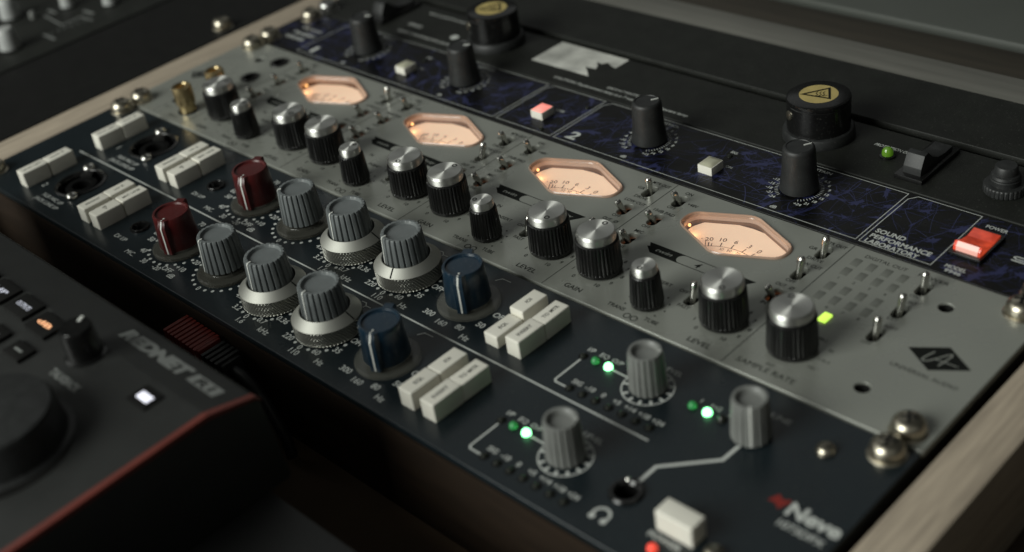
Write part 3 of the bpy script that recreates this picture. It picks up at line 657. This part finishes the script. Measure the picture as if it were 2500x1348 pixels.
f.line([(200.2, 181.0), (236.5, 181.0), (237.2, 221.0), (203.2, 221.0), (200.6, 217.6)], 0.32, True)
f.line([(238.7, 181.0), (401.2, 181.0), (401.4, 220.6), (242.0, 220.9), (238.9, 217.4)], 0.32, True)
f.line([(402.8, 180.8), (433.6, 180.7), (433.6, 220.4), (405.8, 220.6), (403.2, 217.0)], 0.32, True)
SK_ = [(77.7, 201.8, 0), (156.9, 201.8, 1), (280.6, 201.6, 0), (361.7, 201.4, 1)]
for x, y, s in SK_:
    for k in range(41):
        a = -120-(300/40)*k; 
        f.line([(x+8.9*math.cos(R(a)), y+8.9*math.sin(R(a))), (x+10.3*math.cos(R(a)), y+10.3*math.sin(R(a)))], 0.28)
    nums = ('-24', '-21', '-18', '-15', '-12', '-9', '-6', '-3', '0', '1.5', '3', '4.5', '6', '9', '12', '15', '18', '21', '+24') if s else ('-15', '-12', '-10', '-8', '-6', '-5', '-4', '-3', '0', '2', '3', '4', '5', '6', '8', '10', '12', '14', '+15')
    for k, q in enumerate(nums): a = -120-(300/18)*k; f.text(q, x+12.5*math.cos(R(a)), y+12.5*math.sin(R(a)), 1.65, bold=0.02)
    f.text('dB', x-1.0, 184.0, 2.0, bold=0.02); f.text('SUSTAIN' if s else 'ATTACK', x-0.5, 218.0, 1.8, 11.4 if s else 10.0, bold=0.02)
for x in (118.2, 320.6): f.text('SIG.', x+0.3, 212.0, 1.7, bold=0.02); f.text('ON', x+5.5, 200.6, 1.5)
f.text('LINK', 224.0, 202.4, 1.9, bold=0.02)
f.text('2', 246.3, 187.0, 6.4, 6.2, bold=0.03, shear=0.1); f.text('1', 47.5, 187.0, 6.4, 3.0, bold=0.03)
for s, y, wd in (('SOUND', 190.8, 12.8), ('PERFORMANCE', 186.7, 26.0), ('LABORATORY', 182.8, 22.8)): f.text(s, 404.6, y, 2.7, wd, bold=0.025, align='l')
f.text('POWER', 442.4, 215.2, 2.1, 8.8, bold=0.02); f.text('MODEL', 442.3, 183.6, 2.1, 8.4, bold=0.02); f.text('9946', 442.5, 180.8, 2.1, 6.6, bold=0.02)
f.text('DUAL CHANNEL', 24, 204, 2.0, 18, bold=0.015); f.text('TRANSIENT', 24, 197.5, 2.8, 20, bold=0.02); f.text('DESIGNER', 22, 191.8, 2.8, 18, bold=0.02)
f.line([(456.0, 199.3), (470.0, 199.3)], 0.7); f.line([(470, 202.2), (457.2, 202.2), (456.2, 201.4), (457.2, 200.6), (470, 200.6)], 0.6)
f.build('panel_lettering', 'white_print', sp, 'grey-white lettering, frames and dial marks on the splattered panel')
TK = lathe([(7.6, 0.4), (8.25, 0.8), (8.2, 2.0), (7.75, 5.0), (7.2, 11.0), (6.85, 18.6), (6.6, 19.9), (6.0, 20.5), (5.4, 20.6), (5.2, 20.3), (0.02, 20.2)], 64, smooth=40, cap=False)
TL = box(2.2, 5.6, -0.22, 0.22, 20.2, 20.66)
for (x, y, s), a in zip(SK_, (40, 38, 55, 57)): k = part('tall_knob', TK, 'soft_black', sp, (x, y, 0), a); sub('pointer_line', TL, 'bright_print', k)
BB = box(-3.8, 3.8, -4.3, 4.3, -1, 3.9, 0.35); 
BC = lathe([(1, 0), (1, 1)], 4)
def softcap(z, d):
    V, F = [], []; n = 9
    for j in range(n):
        for i in range(n):
            a, b = (i/(n-1))*2-1, (j/(n-1))*2-1; e = max(abs(a), abs(b)); V.append((a*3.45, b*3.95, z+d*(1-e**4)*(1.0-0.25*(a*a+b*b))))
    for j in range(n-1):
        for i in range(n-1): F.append((j*n+i, j*n+i+1, (j+1)*n+i+1, (j+1)*n+i))
    return mesh('cap', V, F, 60)
SCAP = softcap(3.92, 0.95)
for x, m_, lb in ((118.2, 'cream_cap', None), (219.2, 'lit_red_top', 'button glowing pinkish red'), (320.6, 'cream_cap', None)):
    b = part('push_button', BB, 'button_white', sp, (x, 194.7, 0), label=lb); sub('button_cap', SCAP, m_, b)
for x, y in ((118.2, 208.4), (320.8, 208.4), (228.5, 183.8), (234.0, 211)): part('indicator_lamp', DOT_, 'led_off', sp, (x, y, 0))
ps_ = part('power_switch', plate(rrect(434.6, 448.4, 190.6, 210.6, 0.6, 2), [rrect(435.9, 447.2, 192.4, 209.0, 0.4, 2)], 0, 1.6, 0.2), 'gloss_black', sp)
sub('rocker', prism([(192.6, 0.2), (192.7, 3.3), (194.0, 4.9), (198.6, 2.6), (203.5, 1.6), (208.8, 2.4), (208.8, 0.2)], 436.1, 447.0, 0.2, 'x'), 'rocker_red', ps_); sub('rocker_sheen', prism([(192.55, 0.8), (192.62, 3.25), (193.9, 4.86), (193.8, 5.0), (192.5, 3.35), (192.42, 0.8)], 437.3, 446.0, 0, 'x'), 'rocker_sheen_pink', ps_)  # pale plate on the rocker front stands in for reflected window light
for x, y, r_ in ((8.75, 184.2, 12), (8.75, 215.4, 33), (473.85, 184.2, 5)): rack_screw(sp, x, y, r_, 0)

# ================================================================== power conditioner with two lamp tubes
pc = thing('power_conditioner', 'plain black power strip unit with two round lamp housings and a rocker switch', 'power unit', (241, 244, 0))
part('front_panel', plate(rrect(0.2, 482.4, 222.7, 262.6, 1.0, 3), [], -3.2, 0.2, 0.35), 'textured_black', pc)
def lamp(x, y, ang):
    h = part('lamp_housing', lathe([(13.6, 4.6), (13.9, 4.8), (14.0, 6.0), (14.0, 17.2), (13.7, 17.5), (14.0, 17.7), (14.1, 18.6), (13.9, 19.6), (12.8, 20.1), (0.02, 20.1)], 72, smooth=32, cap=False), 'gloss_black', pc, (x, y, 0), ang)
    sub('flange', lathe([(16.0, 0.2), (16.1, 0.8), (15.8, 3.6), (15.2, 4.6), (14.2, 4.9), (13.5, 4.8)], 64), 'soft_black', h)
    d = sub('warning_disc', lathe([(8.5, 20.1), (8.5, 20.22), (0.02, 20.24)], 48, cap=False), 'label_yellow', h)
    P = Print(20.3); P.line([(-7.0, 0), (4.6, 4.9), (4.6, -4.9)], 1.0, True)
    for k in range(3): P.line([(-1.2+1.5*k-0.2, -1.9), (-0.4+1.5*k, -0.8), (-1.2+1.5*k, 0.4), (-0.3+1.5*k, 1.9)], 0.35)
    P.line([(-3.0, -2.2), (3.6, -2.2)], 0.5)
    sub('warning_mark', mesh('wm', P.V, P.F), 'dark_print', h)
    s = sub('housing_screw', lathe([(2.3, 0), (2.2, 0.5), (1.4, 0.9), (0.02, 1.0)], 20, cap=False), 'nickel', h); s.rotation_euler = (R(90), 0, R(-90+(-150-ang)+90+90)); 
    aa = R(238-ang); s.location = Vector((13.9*math.cos(aa), 13.9*math.sin(aa), 13.0))*S; s.rotation_euler = (0, R(90), aa)
lamp(343.0, 244.6, 33); lamp(137.6, 244.6, 45)
g = Print(0.24); g.text('CAUTION: Replacement lamp is a 7 watt max. incandescent lamp', 195.8, 228.7, 2.1, 86, shear=0.2, bold=0.01, align='l'); g.build('printed_line', 'white_print', pc)
g = Print(0.24); g.text('EACH 4-7 WATTS MAX', 228.2, 233.0, 1.9, 26, shear=0.2, bold=0.01, align='l'); g.build('printed_line', 'white_print', pc)
g = Print(0.24); g.text('PROTECTION ON', 377.2, 249.2, 2.1, 17.2, shear=0.25, bold=0.015); g.build('printed_line', 'white_print', pc)
g = Print(0.24); g.text('ON / OFF', 396, 261.0, 1.3, 9.0, shear=0.2); g.build('printed_line', 'white_print', pc)
g = Print(0.24); g.text('POWER CONDITIONER WITH LIGHTS', 72.9, 229.0, 2.2, 43, bold=0.01, align='l'); g.build('printed_line', 'white_print', pc)
g = Print(0.24); g.text('SERIES', 72, 238.3, 2.6, 11, bold=0.015, align='l'); g.build('printed_line', 'white_print', pc)
g = Print(0.24); g.text('REPLACE LAMP WITH SAME', 72.7, 254.4, 2.0, 30, bold=0.01, align='l'); g.build('printed_line', 'white_print', pc)
g = Print(0.24); g.dot(111.0, 237.6, 2.6, 20); g.build('printed_dot', 'white_print', pc)
part('torn_label', prism([(170.8, 237.6), (211.0, 237.7), (206.5, 242), (202.2, 245.4), (206, 245.6), (209.1, 245.7), (207.8, 248.9), (203.6, 252.6), (208.2, 251.8), (210, 254.4), (214, 252.2), (217.9, 251.4), (218.0, 262.0), (171.2, 262.0)], 0.2, 0.34), 'paper', pc, label='torn white paper label stuck on the black panel')
pl_ = part('protection_lamp', lathe([(3.5, 0.2), (3.5, 0.9), (2.9, 1.1)], 32), 'gloss_black', pc, (378.6, 242.6, 0)); sub('lens', lathe([(2.4, 0.9), (2.45, 2.2), (2.2, 3.3), (1.4, 4.2), (0.02, 4.5)], 28, cap=False), 'led_protect', pl_)
for x in (396.2, 52.0):
    r_ = part('rocker_switch', box(x-6.4, x+6.4, 228.6, 260.4, 0.2, 2.2, 0.3), 'gloss_black', pc)
    sub('paddle', prism([(231.5, 1.5), (232.0, 5.2), (234.6, 10.4), (237.4, 10.8), (241, 7.2), (246, 4.6), (252, 3.8), (258, 4.0), (258, 1.5)], x-4.1, x+4.1, 0.25, 'x'), 'soft_black', r_)
fz = part('fuse_holder', lathe([(7.9, 0.2), (8.4, 0.6), (8.4, 3.4), (8.0, 3.9), (6.2, 4.1)], 112, lambda i, a, r, z: r-0.4*max(0, math.cos(28*a)) if 0.5 < z < 3.5 else r, 30), 'soft_black', pc, (431.6, 242.2, 0))
sub('fuse_cap', lathe([(6.0, 4.0), (6.1, 6.2), (5.7, 6.6), (5.9, 7.2), (5.5, 8.2), (4.7, 8.6), (4.5, 11.4), (4.0, 12.0), (0.02, 12.1)], 40, smooth=40, cap=False), 'soft_black', fz)
for y in (228.6,): rack_screw(pc, 8.75, y, 8, 0.2, 'steel')
bk = part('blank_panel', plate(rrect(0.2, 482.4, 267.8, 311.6, 1.0, 3), [], -3, 0.4, 0.35), 'textured_black'); tag(bk, 'bare black blanking panel behind the lamp housings', 'panel')

# ================================================================== beyond the rack
o = part('dark_shelf', box(-60, 620, 335.4, 360.5, -47.9, -1.0, 1), 'brown_board'); tag(o, 'dark brown shelf strip behind the grey-brown board', 'shelf')
o = part('grey_case', box(80, 760, 370.5, 560, -47.9, -1.5, 3), 'grey_case'); tag(o, 'plain grey case at the back right corner', 'case')

lb = thing('black_panel_unit', 'bare black panel left of the pale wooden strip', 'panel', (-67, 150, -48))
part('front_panel', plate(rrect(-109.0, -23.6, -48.4, 420, 1, 3), [], -4, -1.0, 0.4), 'matte_black', lb)
part('body', box(-105, -28, -48.3, 418, -47.9, -4.1), 'void_black', lb)
for x, y in ((-35.5, 180.5),): rack_screw(lb, x, y, 20, -0.8)
mx = thing('mixer', 'black mixer with pale grey knobs at the far left', 'mixer', (-220, 150, -48))
part('body', box(-330, -112.4, -48.4, 420, -47.9, -1.2, 0.8), 'textured_black', mx)
GK = lathe([(6.6, 0.2), (6.8, 0.8), (5.6, 9.0), (5.2, 13.0), (4.4, 13.8), (0.02, 13.9)], 40, smooth=40, cap=False); GKS = lathe([(8.4, 0), (8.4, 0.8), (6.4, 1.2)], 32)
for x, y, z_ in ((-141, 92, 1), (-191, 118, 1), (-170, 149, 0.75), (-144, 166, 0.75), (-205, 168, 1), (-174.5, 125.5, 0.35), (-230, 140, 1)):
    k = part('knob', GK, 'light_grey_knob' if z_ < 0.5 else 'pale_knob', mx, (x, y, -1.2)); k.scale = (z_, z_, z_); sub('skirt', GKS, 'matte_black', k)
for P in ([(-172, 131.9), (-143.5, 129.2), (-144.3, 143.3), (-130.1, 144.2)], [(-141.4, 114.9), (-126.4, 114.6)], [(-152, 150), (-140, 150.5)], [(-178, 138), (-168, 138)]):
    q = Print(-1.15); q.line(P, 1.2 if len(P) > 2 else 2.0); q.build('printed_line', 'dim_print', mx)
for k in range(6): q = Print(-1.15); q.dot(-138+0.4*k, 119+4.4*k, 0.8); q.build('printed_dot', 'dim_print', mx)

# ================================================================== desktop controller
rn = thing('desktop_controller', 'black desktop controller with big dial, lit keys and a thin red right edge', 'controller', (160, -80, -48))
prof = [(-190, -47.8), (-15.5, -47.8), (-15.0, -44), (-18.8, -5), (-21.5, -2.6), (-27, -1.0), (-41, 3.4), (-60, 3.0), (-190, -8)]
prof = [(-190, -47.8), (-16.5, -47.8), (-15.6, -46.6), (-18.6, -6.2), (-20.8, -3.6), (-41, 1.6), (-190, -2.2)]
part('body', prism(prof, -60, 269.2, 0.8, 'x'), 'device_black', rn)
part('side_trim', prism([(-190, -2.0), (-41, 1.8), (-20.6, -3.3), (-18.4, -6.2), (-19.2, -6.6), (-21.2, -4.9), (-41, -0.6), (-190, -4.6)], 269.25, 272.2, 0.35, 'x'), 'device_red', rn, label='thin red edge along the right end')
part('side_panel', prism([(-190, -47.8), (-16.8, -47.8), (-16.0, -46.4), (-19.2, -6.9), (-21.2, -5.2), (-41, -0.9), (-190, -4.9)], 269.25, 271.6, 0.3, 'x'), 'device_black', rn)
def topz(y): return 1.6+(y+41)*(3.8/149) if y < -41 else 1.6-(y+41)*(5.2/20.2)
def rbutton(x, y, w_, d_, lit, txt=None):
    z = topz(y); b = part('key', box(x-w_/2, x+w_/2, y-d_/2, y+d_/2, z-1.5, z+1.6, 0.6), 'matte_black', rn)
    P = Print(z+1.63)
    if txt: P.text(txt, x, y, 2.4, w_*0.62, bold=0.02)
    else: P.line([(x-w_*0.22, y), (x+w_*0.22, y)], 1.2)
    sub('key_legend', mesh('kl', [(a-0, b_-0, c_) for a, b_, c_ in P.V], P.F), lit, b)
for x, tx, m_ in ((103.5, 'INPUTS', 'lit_white_dim'), (124.0, 'HP', 'lit_white_dim'), (144.5, 'OUTPUTS', 'lit_white_dim')): rbutton(x, -47.6, 16.5, 11.5, m_, tx)
rbutton(165.4, -48.9, 16.5, 11.5, 'lit_orange', 'dB')
for x in (131.5, 151.5, 171.8): rbutton(x, -64.6, 13, 8.5, 'dim_print')
for x in (110, 130.5, 151): rbutton(x, -79, 13, 8.5, 'dim_print')
rb = part('lit_key', box(236.8, 249.4, -54.0, -44.6, topz(-49)-1, topz(-49)+0.7, 0.5), 'matte_black', rn); sub('key_legend', box(239.6, 246.8, -51.2, -47.6, topz(-49)+0.6, topz(-49)+0.95, 0.1), 'lit_white', rb)
ek = part('encoder', lathe([(8.3, 0.0), (8.5, 0.6), (7.4, 1.2), (7.2, 2.0), (6.9, 13.0), (6.2, 14.2), (0.02, 14.4)], 56, smooth=32, cap=False), 'gloss_black', rn, (197.6, -48.6, topz(-48)-0.2)); sub('indicator', box(-0.7, 0.7, 3.0, 6.3, 14.2, 14.55), 'bright_print', ek, rot=30)
bkn = part('volume_knob', lathe([(27.5, 0.0), (27.8, 1.0), (25.5, 1.6), (25.0, 3.0), (24.4, 13.0), (23.2, 15.0), (21.5, 15.4), (0.02, 14.6)], 96, smooth=32, cap=False), 'soft_black', rn, (218, -97, topz(-97)-0.2))
sub('base_ring', lathe([(30.5, 0.1), (30.6, 0.5), (27, 0.8)], 72), 'matte_black', bkn)
z_ = -0.9
def slope_print(name, items, m_, parent):
    P = Print(0)
    for fn in items: fn(P)
    P.V = [(x, y, topz(y)+0.06) for x, y, z in P.V]; return P.build(name, m_, parent)
slope_print('logo_lettering', [lambda P: P.text('REDNET', 217.5, -29.2, 6.0, 46.5, bold=0.07), lambda P: P.line([(243.6, -29.4), (261.6, -29.6)], 5.8)], 'dim_print', rn)
P = Print(0); P.text('R1', 252.6, -29.5, 4.0, 10, bold=0.02); P.V = [(x, y, topz(y)+0.1) for x, y, z in P.V]; P.build('logo_digit', 'matte_black', rn)
slope_print('panel_lettering', [lambda P: P.text('TALKBACK', 205, -62.4, 3.4, 21, bold=0.03)], 'dim_print', rn)

# drawn above at a larger size, then scaled about the camera position
rn.scale = (0.86, 0.86, 0.86); rn.location = Vector((225.294, -95.402, -0.918))*S      # camera-centred scaling worked out beforehand; its feet stand on the desk
# red plug and its cable behind the controller
cb = thing('red_plug_cable', 'ribbed red connector with black boot lying behind the controller', 'cable', (228, -9, -48))
V = []
fin = [box(198+2.7*k, 200.0+2.7*k, -15.6, -3.4, -19.4, -6.8-0.12*k, 0.4) for k in range(9)]
part('red_boot', box(197, 223, -15.0, -4.0, -19, -8.0, 0.8), 'plug_red', cb)
for k, me_ in enumerate(fin): part('rib', me_, 'plug_red', cb)
part('black_boot', box(223.2, 238, -14.4, -4.6, -19, -9.6, 1.2), 'soft_black', cb)
for k in range(4): part('fin', box(224.4+3.2*k, 226.4+3.2*k, -15.2, -3.8, -19.6, -8.6, 0.4), 'soft_black', cb)
part('cable', tube([(237, -9.5, -14.0), (244, -9.5, -14.2), (250, -9.6, -16.5), (256, -9.8, -21), (260, -10, -28), (264.5, -10, -36), (265, -10, -45.2)], 2.4), 'soft_black', cb)
